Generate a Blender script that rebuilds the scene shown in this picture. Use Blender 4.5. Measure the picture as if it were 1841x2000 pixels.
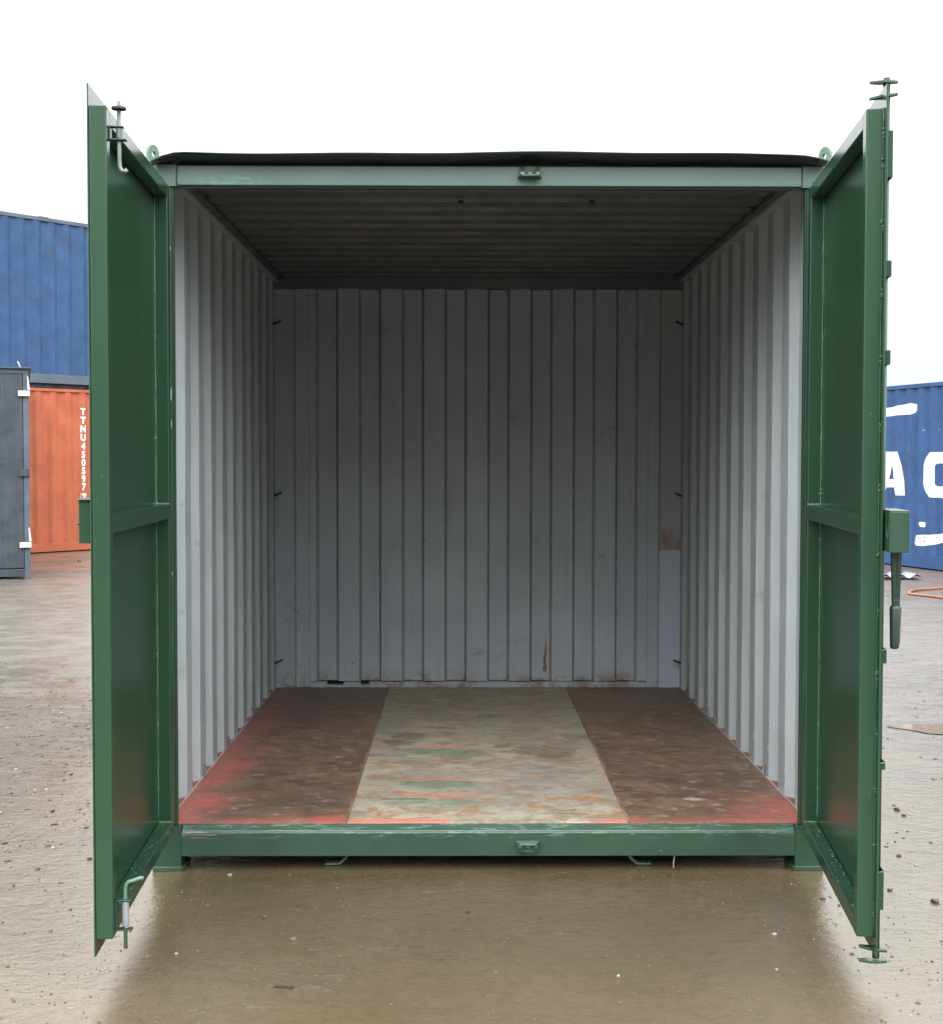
import bpy, bmesh, math, random
from mathutils import Vector, Matrix
random.seed(7)
R = math.radians
for o in list(bpy.data.objects): bpy.data.objects.remove(o)
S = bpy.context.scene
COL = S.collection

# ------------------------------------------------------------------ camera
cam = bpy.data.cameras.new('camera')
cam.sensor_fit = 'VERTICAL'; cam.sensor_height = 24.0
cam.lens = 24.0 * 2663.87 / 2000.0
cam.clip_start = 0.05; cam.clip_end = 2000
co = bpy.data.objects.new('camera', cam); COL.objects.link(co)
yaw, pit, rol = 0.0084, 0.0374, 0.0014
fw = Vector((math.sin(yaw)*math.cos(pit), math.cos(yaw)*math.cos(pit), -math.sin(pit)))
rt = Vector((math.cos(yaw), -math.sin(yaw), 0)); up = rt.cross(fw)
rt2 = rt*math.cos(rol) + up*math.sin(rol); up2 = up*math.cos(rol) - rt*math.sin(rol)
m = Matrix((rt2, up2, -fw)).transposed().to_4x4(); m.translation = Vector((-0.1079, -5.0222, 1.5253))
co.matrix_world = m
S.camera = co

# ------------------------------------------------------------------ sky and sun
SUN_EL, SUN_AZ = R(44), R(188)      # soft sun behind the camera, a little to the left
w = bpy.data.worlds.new('World'); S.world = w; w.use_nodes = True
nt = w.node_tree; nt.nodes.clear()
out = nt.nodes.new('ShaderNodeOutputWorld'); bg = nt.nodes.new('ShaderNodeBackground')
sky = nt.nodes.new('ShaderNodeTexSky'); sky.sky_type = 'NISHITA'; sky.sun_disc = False
sky.sun_elevation = SUN_EL; sky.sun_rotation = SUN_AZ
hs = nt.nodes.new('ShaderNodeHueSaturation'); hs.inputs['Saturation'].default_value = 0.25
tc = nt.nodes.new('ShaderNodeTexCoord'); sp = nt.nodes.new('ShaderNodeSeparateXYZ')
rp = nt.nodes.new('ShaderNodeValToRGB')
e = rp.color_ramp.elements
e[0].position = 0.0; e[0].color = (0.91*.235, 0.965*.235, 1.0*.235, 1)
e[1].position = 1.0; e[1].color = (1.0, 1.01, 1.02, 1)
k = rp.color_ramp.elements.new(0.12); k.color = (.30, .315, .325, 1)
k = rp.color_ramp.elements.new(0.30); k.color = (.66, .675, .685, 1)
cn = nt.nodes.new('ShaderNodeTexNoise'); cn.inputs['Scale'].default_value = 2.2; cn.inputs['Detail'].default_value = 4
cm = nt.nodes.new('ShaderNodeMapRange'); cm.inputs[3].default_value = 31; cm.inputs[4].default_value = 38
mul = nt.nodes.new('ShaderNodeVectorMath'); mul.operation = 'SCALE'
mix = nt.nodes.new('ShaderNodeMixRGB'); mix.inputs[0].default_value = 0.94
L = nt.links.new
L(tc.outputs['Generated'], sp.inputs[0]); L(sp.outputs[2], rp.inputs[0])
L(tc.outputs['Generated'], cn.inputs['Vector']); L(cn.outputs[0], cm.inputs[0])
# added dim band low behind the camera and boost above, shaping the interior light
nv = nt.nodes.new('ShaderNodeVectorMath'); nv.operation = 'NORMALIZE'; L(tc.outputs['Generated'], nv.inputs[0])
dt = nt.nodes.new('ShaderNodeVectorMath'); dt.operation = 'DOT_PRODUCT'; L(nv.outputs[0], dt.inputs[0])
dt.inputs[1].default_value = (0, math.sin(R(58)), math.cos(R(58)))
bk = nt.nodes.new('ShaderNodeMapRange'); bk.interpolation_type = 'SMOOTHSTEP'; L(dt.outputs['Value'], bk.inputs[0])
bk.inputs[1].default_value = -.86; bk.inputs[2].default_value = -.36; bk.inputs[3].default_value = .10; bk.inputs[4].default_value = 1.
b2_ = nt.nodes.new('ShaderNodeMapRange'); b2_.interpolation_type = 'SMOOTHSTEP'; L(dt.outputs['Value'], b2_.inputs[0])
b2_.inputs[1].default_value = -.15; b2_.inputs[2].default_value = .62; b2_.inputs[3].default_value = 2.5; b2_.inputs[4].default_value = 1.12
bm_ = nt.nodes.new('ShaderNodeMath'); bm_.operation = 'MULTIPLY'; L(bk.outputs[0], bm_.inputs[0]); L(b2_.outputs[0], bm_.inputs[1])
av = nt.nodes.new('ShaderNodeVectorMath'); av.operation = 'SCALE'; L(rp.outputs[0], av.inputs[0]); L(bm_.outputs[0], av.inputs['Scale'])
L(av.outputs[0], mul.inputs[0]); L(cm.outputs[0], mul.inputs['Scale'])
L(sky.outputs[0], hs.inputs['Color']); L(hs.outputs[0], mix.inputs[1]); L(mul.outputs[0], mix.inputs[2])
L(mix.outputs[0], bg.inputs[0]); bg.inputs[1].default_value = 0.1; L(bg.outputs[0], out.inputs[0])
sl = bpy.data.lights.new('sun', 'SUN'); sl.energy = 1.5; sl.angle = R(35); sl.color = (1, .97, .92)
so = bpy.data.objects.new('sun', sl); COL.objects.link(so)
sd = Vector((math.sin(SUN_AZ)*math.cos(SUN_EL), math.cos(SUN_AZ)*math.cos(SUN_EL), math.sin(SUN_EL)))
so.rotation_euler = sd.to_track_quat('Z', 'Y').to_euler(); so.location = sd*40
S.view_settings.view_transform = 'Standard'; S.view_settings.look = 'None'
S.view_settings.exposure = 0.0; S.view_settings.gamma = 1.0
S.render.engine = 'CYCLES'
S.cycles.max_bounces = 10; S.cycles.diffuse_bounces = 2; S.cycles.glossy_bounces = 5

# ------------------------------------------------------------------ material helpers
class NT:
    def __init__(s, name):
        s.m = bpy.data.materials.new(name); s.m.use_nodes = True; s.t = s.m.node_tree
        s.b = s.t.nodes['Principled BSDF']; s.tc = s.n('ShaderNodeTexCoord')
        s.co = s.tc.outputs['Object']
    def n(s, t): return s.t.nodes.new(t)
    def l(s, a, b): s.t.links.new(a, b)
    def mapping(s, scale=(1, 1, 1), loc=(0, 0, 0), rot=(0, 0, 0)):
        a = s.n('ShaderNodeMapping'); a.inputs['Scale'].default_value = scale
        a.inputs['Location'].default_value = loc; a.inputs['Rotation'].default_value = rot
        s.l(s.co, a.inputs[0]); return a.outputs[0]
    def noise(s, sc, det=4, rough=.55, vec=None, dist=0):
        a = s.n('ShaderNodeTexNoise'); a.inputs['Scale'].default_value = sc; a.inputs['Detail'].default_value = det
        a.inputs['Roughness'].default_value = rough; a.inputs['Distortion'].default_value = dist
        s.l(vec if vec is not None else s.co, a.inputs['Vector']); return a.outputs[0]
    def voro(s, sc, vec=None, feat='F1'):
        a = s.n('ShaderNodeTexVoronoi'); a.feature = feat; a.inputs['Scale'].default_value = sc
        s.l(vec if vec is not None else s.co, a.inputs['Vector']); return a.outputs['Distance']
    def ramp(s, v, p0, p1, a=0., b=1., smooth=True):
        r = s.n('ShaderNodeMapRange'); r.inputs[1].default_value = p0; r.inputs[2].default_value = p1
        r.inputs[3].default_value = a; r.inputs[4].default_value = b
        if smooth: r.interpolation_type = 'SMOOTHSTEP'
        s.l(v, r.inputs[0]); return r.outputs[0]
    def math(s, op, a, b=0.):
        r = s.n('ShaderNodeMath'); r.operation = op
        for i, x in enumerate((a, b)):
            if isinstance(x, (int, float)): r.inputs[i].default_value = x
            else: s.l(x, r.inputs[i])
        return r.outputs[0]
    def mix(s, f, a, b):
        r = s.n('ShaderNodeMixRGB')
        for i, x in enumerate((f, a, b)):
            if isinstance(x, (int, float)): r.inputs[i].default_value = x
            elif isinstance(x, tuple): r.inputs[i].default_value = (*x, 1)
            else: s.l(x, r.inputs[i])
        return r.outputs[0]
    def sep(s):
        a = s.n('ShaderNodeSeparateXYZ'); s.l(s.co, a.inputs[0]); return a.outputs
    def bump(s, h, st, dist=.01, prev=None):
        a = s.n('ShaderNodeBump'); a.inputs['Strength'].default_value = st; a.inputs['Distance'].default_value = dist
        s.l(h, a.inputs['Height'])
        if prev is not None: s.l(prev, a.inputs['Normal'])
        return a.outputs[0]
    def fin(s, col, rough, nrm=None, metal=0., spec=.5, ior=1.5):
        b = s.b
        if isinstance(col, tuple): b.inputs['Base Color'].default_value = (*col, 1)
        else: s.l(col, b.inputs['Base Color'])
        if isinstance(rough, (int, float)): b.inputs['Roughness'].default_value = rough
        else: s.l(rough, b.inputs['Roughness'])
        if nrm is not None: s.l(nrm, b.inputs['Normal'])
        b.inputs['Metallic'].default_value = metal; b.inputs['IOR'].default_value = ior
        b.inputs['Specular IOR Level'].default_value = spec
        return s.m

def paint(name, c, rough=.3, var=.25, rust=0., rustc=(.16, .055, .02), chips=0., chipc=(.5, .55, .5), bump=.15, streak=0., streakc=(.1, .08, .06), bscale=30, spec=.5):
    t = NT(name)
    n1 = t.noise(3.1, 5); n2 = t.noise(24, 4)
    dark = tuple(x*(1-var) for x in c); light = tuple(min(1, x*(1+var)) for x in c)
    col = t.mix(t.ramp(n1, .3, .7), dark, light)
    col = t.mix(t.ramp(n2, .35, .75, 0, .35), col, tuple(x*.7 for x in c))
    if streak:
        ns = t.noise(1, 6, .7, t.mapping((22, 22, 1.3)))
        col = t.mix(t.ramp(ns, .5, .75, 0, streak), col, streakc)
    if rust:
        nr = t.noise(7, 8, .72, dist=.4)
        f = t.ramp(nr, .74-rust*.25, .80-rust*.25)
        col = t.mix(f, col, rustc)
    if chips:
        nc = t.noise(1, 6, .75, t.mapping((14, 14, 60)))
        f = t.ramp(nc, .80-chips*.25, .83-chips*.25)
        col = t.mix(f, col, chipc)
    rr = t.ramp(t.noise(6, 5), .3, .7, rough*.75, min(1, rough*1.35))
    nb = t.bump(t.noise(bscale, 5, .6), bump, .004)
    nb = t.bump(t.noise(2.2, 2), min(.35, bump*1.5), .02, nb)
    return t.fin(col, rr, nb, spec=spec)

# ------------------------------------------------------------------ mesh helpers
def obj(name, bm, mats, parent=None, smooth=False, kind=None, label=None, bev=0.):
    bmesh.ops.recalc_face_normals(bm, faces=bm.faces)
    me = bpy.data.meshes.new(name); bm.to_mesh(me); bm.free()
    if not isinstance(mats, (list, tuple)): mats = [mats]
    for x in mats: me.materials.append(x)
    if smooth:
        for p in me.polygons: p.use_smooth = True
    o = bpy.data.objects.new(name, me); COL.objects.link(o)
    if parent: o.parent = parent
    if kind: o['kind'] = kind
    if label: o['label'] = label
    if bev:
        md = o.modifiers.new('bevel', 'BEVEL'); md.width = bev; md.segments = 2; md.limit_method = 'ANGLE'; md.angle_limit = R(40)
    return o
def thing(name, label, cat, loc=(0, 0, 0), rz=0., group=None):
    o = bpy.data.objects.new(name, None); COL.objects.link(o); o.location = loc; o.rotation_euler = (0, 0, rz)
    o['label'] = label; o['category'] = cat
    if group: o['group'] = group
    o.empty_display_size = .2
    return o
def tag(o, label, cat, group=None):
    o['label'] = label; o['category'] = cat
    if group: o['group'] = group
    return o
def B(): return bmesh.new()
def box(bm, x0, x1, y0, y1, z0, z1, mi=0):
    if x0 > x1: x0, x1 = x1, x0
    if y0 > y1: y0, y1 = y1, y0
    v = [bm.verts.new((x, y, z)) for z in (z0, z1) for y in (y0, y1) for x in (x0, x1)]
    for f in ((0, 2, 3, 1), (4, 5, 7, 6), (0, 1, 5, 4), (2, 6, 7, 3), (0, 4, 6, 2), (1, 3, 7, 5)):
        bm.faces.new([v[i] for i in f]).material_index = mi
    return bm
def tube(bm, pts, r, seg=12, cap=True):
    pts = [Vector(p) for p in pts]; rs = r if isinstance(r, (list, tuple)) else [r]*len(pts)
    rings = []; ref = None
    for i, p in enumerate(pts):
        t = (pts[min(i+1, len(pts)-1)] - pts[max(i-1, 0)]).normalized()
        if ref is None:
            ref = Vector((0, 0, 1)) if abs(t.z) < .9 else Vector((1, 0, 0))
        a = t.cross(ref).normalized(); b = a.cross(t).normalized(); ref = b
        rings.append([bm.verts.new(p + (a*math.cos(2*math.pi*j/seg) + b*math.sin(2*math.pi*j/seg))*rs[i]) for j in range(seg)])
    for i in range(len(rings)-1):
        for j in range(seg):
            bm.faces.new((rings[i][j], rings[i][(j+1) % seg], rings[i+1][(j+1) % seg], rings[i+1][j]))
    if cap:
        bm.faces.new(rings[0][::-1]); bm.faces.new(rings[-1])
    return bm
def prism(bm, poly, axis, a, b, mi=0):
    """poly: 2-D points; axis: 'x','y','z' extrude direction from a to b"""
    def P(u, v, w): return {'x': (w, u, v), 'y': (u, w, v), 'z': (u, v, w)}[axis]
    A = [bm.verts.new(P(u, v, a)) for u, v in poly]; Bv = [bm.verts.new(P(u, v, b)) for u, v in poly]
    n = len(poly)
    bm.faces.new(A).material_index = mi; bm.faces.new(Bv[::-1]).material_index = mi
    for i in range(n): bm.faces.new((A[i], A[(i+1) % n], Bv[(i+1) % n], Bv[i])).material_index = mi
    return bm
def sheet(bm, prof, thick, z0, z1, along='x', jitter=0.):
    """corrugated sheet: prof = [(s, d)], s along the wall, d its depth; front face mat 0, back mat 1."""
    def P(s, d, z): return (s, d, z) if along == 'x' else (d, s, z)
    nz = 7 if jitter else 2
    zs = [z0 + (z1-z0)*i/(nz-1) for i in range(nz)]
    F = []; K = []
    for zi, z in enumerate(zs):
        jj = [random.uniform(-jitter, jitter) if 0 < zi < nz-1 else 0 for _ in prof]
        F.append([bm.verts.new(P(s, d+j, z)) for (s, d), j in zip(prof, jj)])
        K.append([bm.verts.new(P(s, d+thick+j, z)) for (s, d), j in zip(prof, jj)])
    n = len(prof)
    for zi in range(nz-1):
        for i in range(n-1):
            bm.faces.new((F[zi][i], F[zi][i+1], F[zi+1][i+1], F[zi+1][i])).material_index = 0
            bm.faces.new((K[zi][i], K[zi+1][i], K[zi+1][i+1], K[zi][i+1])).material_index = 1
        for i in (0, n-1):
            bm.faces.new((F[zi][i], F[zi+1][i], K[zi+1][i], K[zi][i])).material_index = 0
    for i in range(n-1):
        bm.faces.new((F[0][i], K[0][i], K[0][i+1], F[0][i+1]))
        bm.faces.new((F[-1][i], F[-1][i+1], K[-1][i+1], K[-1][i]))
    return bm
def corr(s0, s1, start, pitch, flat_a, slant, flat_b, d_a, d_b):
    """trapezoid profile between s0 and s1; 'a' flats start at start + k*pitch"""
    pts = []
    k = math.floor((s0-start)/pitch)-1
    while start + k*pitch < s1:
        b = start + k*pitch
        pts += [(b, d_a), (b+flat_a, d_a), (b+flat_a+slant, d_b), (b+flat_a+slant+flat_b, d_b)]
        k += 1
    def at(s):
        for (x0, y0), (x1, y1) in zip(pts, pts[1:]):
            if x0 <= s <= x1: return y0 + (y1-y0)*(s-x0)/max(1e-9, x1-x0)
        return d_a
    res = [(s0, at(s0))] + [p for p in pts if s0+1e-4 < p[0] < s1-1e-4] + [(s1, at(s1))]
    return res
def weld(bm, path, r0, blobs, br):
    """thin seam with irregular blobs"""
    a, b = Vector(path[0]), Vector(path[1]); n = 60
    tube(bm, [a.lerp(b, i/n) + Vector([random.uniform(-1, 1)*r0*.25 for _ in range(3)]) for i in range(n+1)],
         [r0*random.uniform(.75, 1.25) for _ in range(n+1)], 6)
    for t in blobs:
        p = a.lerp(b, t)
        for k in range(4):
            q = p + (b-a).normalized()*(k-1.5)*br*1.1 + Vector([random.uniform(-1, 1)*br*.3 for _ in range(3)])
            mm = Matrix.Translation(q) @ Matrix.Diagonal((random.uniform(.6, 1.1), random.uniform(.6, 1.1), random.uniform(1., 1.8), 1))
            bmesh.ops.create_icosphere(bm, subdivisions=1, radius=br*random.uniform(.6, 1.), matrix=mm)

# ------------------------------------------------------------------ materials
M = {}
GREEN = (.020, .055, .033)
def wall_mat(name, c, low=.9, backwall=False):
    t = NT(name); s = t.sep()
    col = t.mix(t.ramp(t.noise(2.3, 5), .3, .7), tuple(x*.93 for x in c), tuple(x*1.06 for x in c))
    col = t.mix(t.ramp(t.noise(1, 6, .7, t.mapping((20, 20, 1.1))), .52, .75, 0, .35), col, tuple(x*.62 for x in c))
    # grubby hand and load marks
    g = t.noise(5.5, 7, .7, t.mapping((1, 1, 1.6), (3, 1, 7)))
    col = t.mix(t.ramp(g, .60, .74, 0, .5), col, (c[0]*.50, c[1]*.46, c[2]*.40))
    col = t.mix(t.ramp(t.noise(3.2, 4, .6, t.mapping((1, 1, 1), (9, 4, 2))), .66, .74, 0, .25), col, (c[0]*.75, c[1]*1.02, c[2]*1.12))
    lowm = t.ramp(s[2], .25, low, 1., .12)
    sc = t.noise(1, 8, .78, t.mapping((40, 40, 16)))
    col = t.mix(t.math('MULTIPLY', t.ramp(sc, .60, .66, 0, .8), lowm), col, (.50, .56, .58))
    rs = t.noise(13, 7, .75, t.mapping((1, 1, .8), (5, 2, 1)))
    col = t.mix(t.math('MULTIPLY', t.ramp(rs, .66, .71, 0, .9), lowm), col, (.15, .075, .04))
    th = t.noise(1, 5, .8, t.mapping((5, 5, 90), (1, 7, 3)))
    col = t.mix(t.math('MULTIPLY', t.ramp(th, .74, .77, 0, .5), t.ramp(g, .4, .6)), col, (.50, .54, .54))
    if backwall:
        col = t.mix(t.math('MULTIPLY', t.ramp(s[2], .30, .20), t.ramp(t.noise(9, 6, .7), .45, .62, 0, .8)), col, (.16, .09, .055))
    nb = t.bump(t.noise(2.6, 3), .25, .03); nb = t.bump(t.noise(34, 4), .10, .003, nb)
    return t.fin(col, t.ramp(g, .3, .7, .38, .6), nb)
def mat_green():
    t = NT('green_gloss_paint')
    c = t.mix(t.ramp(t.noise(1.3, 2), .3, .7), (.0145, .0440, .0230), (.0165, .0485, .0260))
    c = t.mix(t.ramp(t.noise(90, 2), .765, .775, 0, .8), c, (.16, .24, .18))
    nb = t.bump(t.noise(1.6, 1), .12, .02)
    return t.fin(c, .22, nb, spec=.42)
M['green'] = mat_green()
def mat_wet_green():
    t = NT('wet_green_paint')
    n = t.noise(1, 6, .7, t.mapping((26, 60, 60)))
    c = t.mix(t.ramp(n, .5, .62, 0, .5), (.016, .047, .027), (.04, .10, .065))
    nb = t.bump(t.noise(1, 4, .6, t.mapping((30, 70, 70))), .5, .006)
    return t.fin(c, .10, nb)
M['green_wet'] = mat_wet_green()
M['green_worn'] = paint('worn_green_paint', (.019, .050, .029), .32, .10, rust=.06, chips=.16, chipc=(.22, .30, .22), bump=.10, bscale=60)
M['green_light'] = paint('light_green_paint', (.075, .145, .105), .35, .25, chips=.2, chipc=(.4, .45, .4), bump=.3)
M['grey_in'] = wall_mat('grey_interior_paint', (.33, .36, .37))
M['grey_back'] = wall_mat('grey_back_paint', (.30, .33, .35), 1.1, True)
M['grey_roof'] = paint('shade_darkened_ceiling_grey', (.088, .089, .092), .5, .15, rust=.02, bump=.08)  # ceiling grey darkened in the colour to deepen the shade overhead
M['black'] = paint('black_steel_and_shade', (.02, .02, .02), .5, .3)
M['rod'] = paint('galvanised_rod', (.15, .17, .16), .4, .3, rust=.2, bump=.2)
M['spring'] = paint('spring_steel', (.20, .21, .22), .3, .2)
M['blue'] = paint('blue_container_paint', (.024, .060, .140), .5, .15, spec=.25, rust=.52, rustc=(.05, .045, .05), chips=.14, chipc=(.14, .19, .25), streak=.6, streakc=(.016, .040, .105))
M['blue_dark'] = paint('grey_blue_rail_paint', (.052, .074, .098), .5, .2, rust=.15, rustc=(.08, .05, .04))
M['blue_r'] = paint('faded_blue_paint', (.024, .064, .160), .5, .15, spec=.25, rust=.30, rustc=(.13, .08, .07), chips=.12, chipc=(.12, .19, .30), streak=.45, streakc=(.055, .11, .20))
M['orange'] = paint('orange_container_paint', (.32, .085, .040), .5, .12, spec=.25, rust=.30, rustc=(.27, .08, .045), streak=.45, streakc=(.26, .07, .035))
M['slate'] = paint('slate_grey_paint', (.024, .032, .042), .5, .25, rust=.12, rustc=(.06, .035, .03), streak=.5, streakc=(.065, .065, .07))
M['white'] = paint('white_lettering_paint', (.55, .57, .57), .45, .04, rust=.04, rustc=(.5, .25, .12))
M['tab'] = paint('pale_hinge_paint', (.40, .42, .41), .5, .1, rust=.1)
M['hose'] = paint('orange_rubber', (.24, .10, .05), .55, .2)
M['scrap'] = paint('pale_blue_sheet', (.22, .27, .33), .4, .2)
M['pale_strip'] = paint('dirty_pale_trim', (.36, .30, .25), .6, .3, rust=.2)
M['rail_red'] = paint('red_brown_primer', (.22, .085, .06), .6, .3, rust=.2)

def mat_ground():
    t = NT('wet_muddy_concrete'); s = t.sep()
    big = t.noise(.35, 4, .5); mid = t.noise(1.7, 6, .62); fine = t.noise(16, 8, .7)
    grain = t.noise(1, 7, .72, t.mapping((60, 95, 60))); vf = t.noise(150, 3, .6)
    c = t.mix(t.ramp(mid, .3, .7), (.080, .059, .027), (.110, .083, .042))
    c = t.mix(t.ramp(big, .35, .7, 0, .6), c, (.105, .085, .062))
    c = t.mix(t.ramp(fine, .46, .70, 0, .32), c, (.045, .034, .020))
    c = t.mix(t.ramp(grain, .55, .68, 0, .7), c, (.125, .098, .060))
    c = t.mix(t.ramp(t.noise(1, 5, .7, t.mapping((30, 75, 30), (2, 5, 1))), .66, .72, 0, .8), c, (.23, .19, .13))
    c = t.mix(t.ramp(t.noise(85, 2, .5), .72, .76, 0, .8), c, (.36, .32, .25))
    c = t.mix(t.ramp(s[1], .5, 5, 0, .75), c, t.mix(t.ramp(t.noise(1, 9, .8, t.mapping((3, 12, 1))), .40, .62), (.060, .053, .046), (.115, .105, .094)))
    for sc, th, cc in ((75, .13, (.30, .25, .17)), (130, .17, (.045, .032, .02)), (48, .09, (.36, .31, .23))):
        vd = t.voro(sc); c = t.mix(t.math('MULTIPLY', t.ramp(vd, th, th*.6, 0, .85), t.ramp(t.noise(sc*.45, 2), .50, .60)), c, cc)
    far = t.math('MULTIPLY', t.ramp(s[1], 10, 15), t.ramp(t.noise(.8, 5), .40, .6))
    c = t.mix(t.math('MULTIPLY', far, .6), c, (.24, .10, .055))
    # tyre-churned drier mud: dark pits that hold no water film
    def spot(x, y, rx, ry):
        a = t.n('ShaderNodeVectorMath'); a.operation = 'LENGTH'
        t.l(t.mapping((1/rx, 1/ry, 1), (-x/rx, -y/ry, 0)), a.inputs[0]); return t.ramp(a.outputs['Value'], .35, 1.25, 1, 0)
    reg = t.math('MAXIMUM', spot(-2.9, 2.5, 1.7, 1.7), t.math('MULTIPLY', spot(-1.95, -.85, .5, .3), .8))
    reg = t.math('MAXIMUM', reg, t.math('MULTIPLY', spot(3.3, 4.6, 1.9, 1.6), .55))
    reg = t.math('MAXIMUM', reg, t.math('MULTIPLY', t.ramp(t.noise(.55, 5, .6, t.mapping((1, 1.5, 1), (3.1, .8, 0))), .52, .68), .6))
    pn = t.noise(1, 8, .78, t.mapping((5, 13, 5)))
    thr = t.math('ADD', pn, t.math('MULTIPLY', reg, .17))
    chp = t.ramp(thr, .645, .715)
    c = t.mix(t.math('MULTIPLY', t.math('MULTIPLY', chp, .85), t.math('MAXIMUM', t.ramp(t.math('ABSOLUTE', s[0]), 1.1, 1.6), t.ramp(s[1], .3, .8))), c, (.060, .045, .032))
    rough = t.ramp(mid, .3, .7, .05, .09)
    rough = t.math('ADD', rough, t.math('MULTIPLY', chp, .45))
    side = t.math('MAXIMUM', t.ramp(t.math('ABSOLUTE', s[0]), 1.25, 1.9), t.ramp(s[1], .5, 2))
    rough = t.math('ADD', rough, t.math('MULTIPLY', side, t.ramp(t.noise(2.6, 6, .7), .42, .62, 0, .17)))
    rough = t.math('ADD', rough, t.ramp(s[1], 1.0, 7, 0, .26))
    nb = t.bump(t.noise(2.5, 4, .55), .14, .025)
    nb = t.bump(t.noise(1, 4, .6, t.mapping((26, 28, 22))), .24, .009, nb)
    nb = t.bump(t.noise(1, 5, .7, t.mapping((7, 9, 7))), .25, .02, nb)
    nb = t.bump(grain, .46, .0024, nb)
    nb = t.bump(vf, .12, .001, nb)
    nb = t.bump(chp, .6, .012, nb)
    return t.fin(c, rough, nb, spec=.5, ior=1.62)
M['ground'] = mat_ground()
def mat_puddle():
    t = NT('muddy_water')
    nb = t.bump(t.noise(6, 3), .02, .01)
    return t.fin(t.mix(t.ramp(t.noise(4, 4), .3, .7), (.165, .125, .082), (.19, .148, .10)), .05, nb, ior=1.25)
M['puddle'] = mat_puddle()

def mat_ply(name, side):
    t = NT(name); s = t.sep()
    n1 = t.noise(1, 10, .78, t.mapping((7, 8.5, 1), (side, 0, 0))); n2 = t.noise(3.2, 8, .74); n3 = t.noise(1, 10, .82, t.mapping((13, 19, 1), (0, side, 0)))
    n4 = t.noise(1.1, 5, .6)
    c = t.mix(t.ramp(n1, .32, .68), (.075, .047, .034), (.190, .118, .080))
    c = t.mix(t.ramp(n4, .40, .65, 0, .55), c, (.075, .050, .040))
    c = t.mix(t.ramp(n2, .50, .66, 0, .55), c, (.175, .105, .052))
    c = t.mix(t.ramp(n3, .54, .63, 0, .75), c, (.33, .27, .21))
    c = t.mix(t.ramp(t.noise(1, 6, .72, t.mapping((5, 12, 1), (7, 2, 0))), .66, .71, 0, .6), c, (.36, .34, .30))
    c = t.mix(t.ramp(t.noise(1, 5, .7, t.mapping((4, 7, 1), (1, 9, 0))), .66, .72, 0, .35), c, (.045, .032, .027))
    sc = t.noise(1, 3, .5, t.mapping((3, 130, 1), (0, 0, 0), (0, 0, R(14*side))))
    c = t.mix(t.math('MULTIPLY', t.ramp(sc, .70, .73, 0, .55), t.ramp(n2, .45, .55)), c, (.34, .26, .18))
    # overspray of red primer towards the wall side and door sill
    wob = t.ramp(t.noise(2.6, 5), .25, .75, -.16, .16, False)
    if side < 0:
        dx = t.math('ADD', s[0], wob)
        m1 = t.ramp(dx, -1.15, -.96, 1., 0.)
        m1 = t.math('MULTIPLY', m1, t.ramp(s[1], .0, 2.6, 1., .25))
    else:
        dx = t.math('ADD', s[0], wob)
        m1 = t.math('MULTIPLY', t.ramp(dx, .80, 1.22, 0, .9), t.ramp(s[1], .1, .7, 1., 0.))
    m2 = t.ramp(t.math('ADD', s[1], t.math('MULTIPLY', wob, .5)), .02, .17, 1., 0.)
    mm = t.math('MAXIMUM', m1, m2)
    mm = t.math('MULTIPLY', mm, t.ramp(n3, .40, .62, .88, .35))
    c = t.mix(mm, c, (.46, .10, .085))
    if side > 0:   # pale splash of filler
        a = t.n('ShaderNodeVectorMath'); a.operation = 'DISTANCE'; t.l(t.mapping((1, 1.4, 1)), a.inputs[0]); a.inputs[1].default_value = (.83, .37*1.4, .178)
        d = t.math('ADD', a.outputs['Value'], t.ramp(t.noise(20, 4), .3, .7, -.02, .02))
        c = t.mix(t.ramp(d, .035, .055, .7, 0), c, (.42, .40, .36))
    nb = t.bump(n3, .25, .004); nb = t.bump(t.noise(120, 3), .1, .001, nb)
    return t.fin(c, t.ramp(n1, .3, .7, .38, .6), nb)
M['ply_l'] = mat_ply('red_edged_plywood', -1); M['ply_r'] = mat_ply('dark_plywood', 1)
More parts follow.
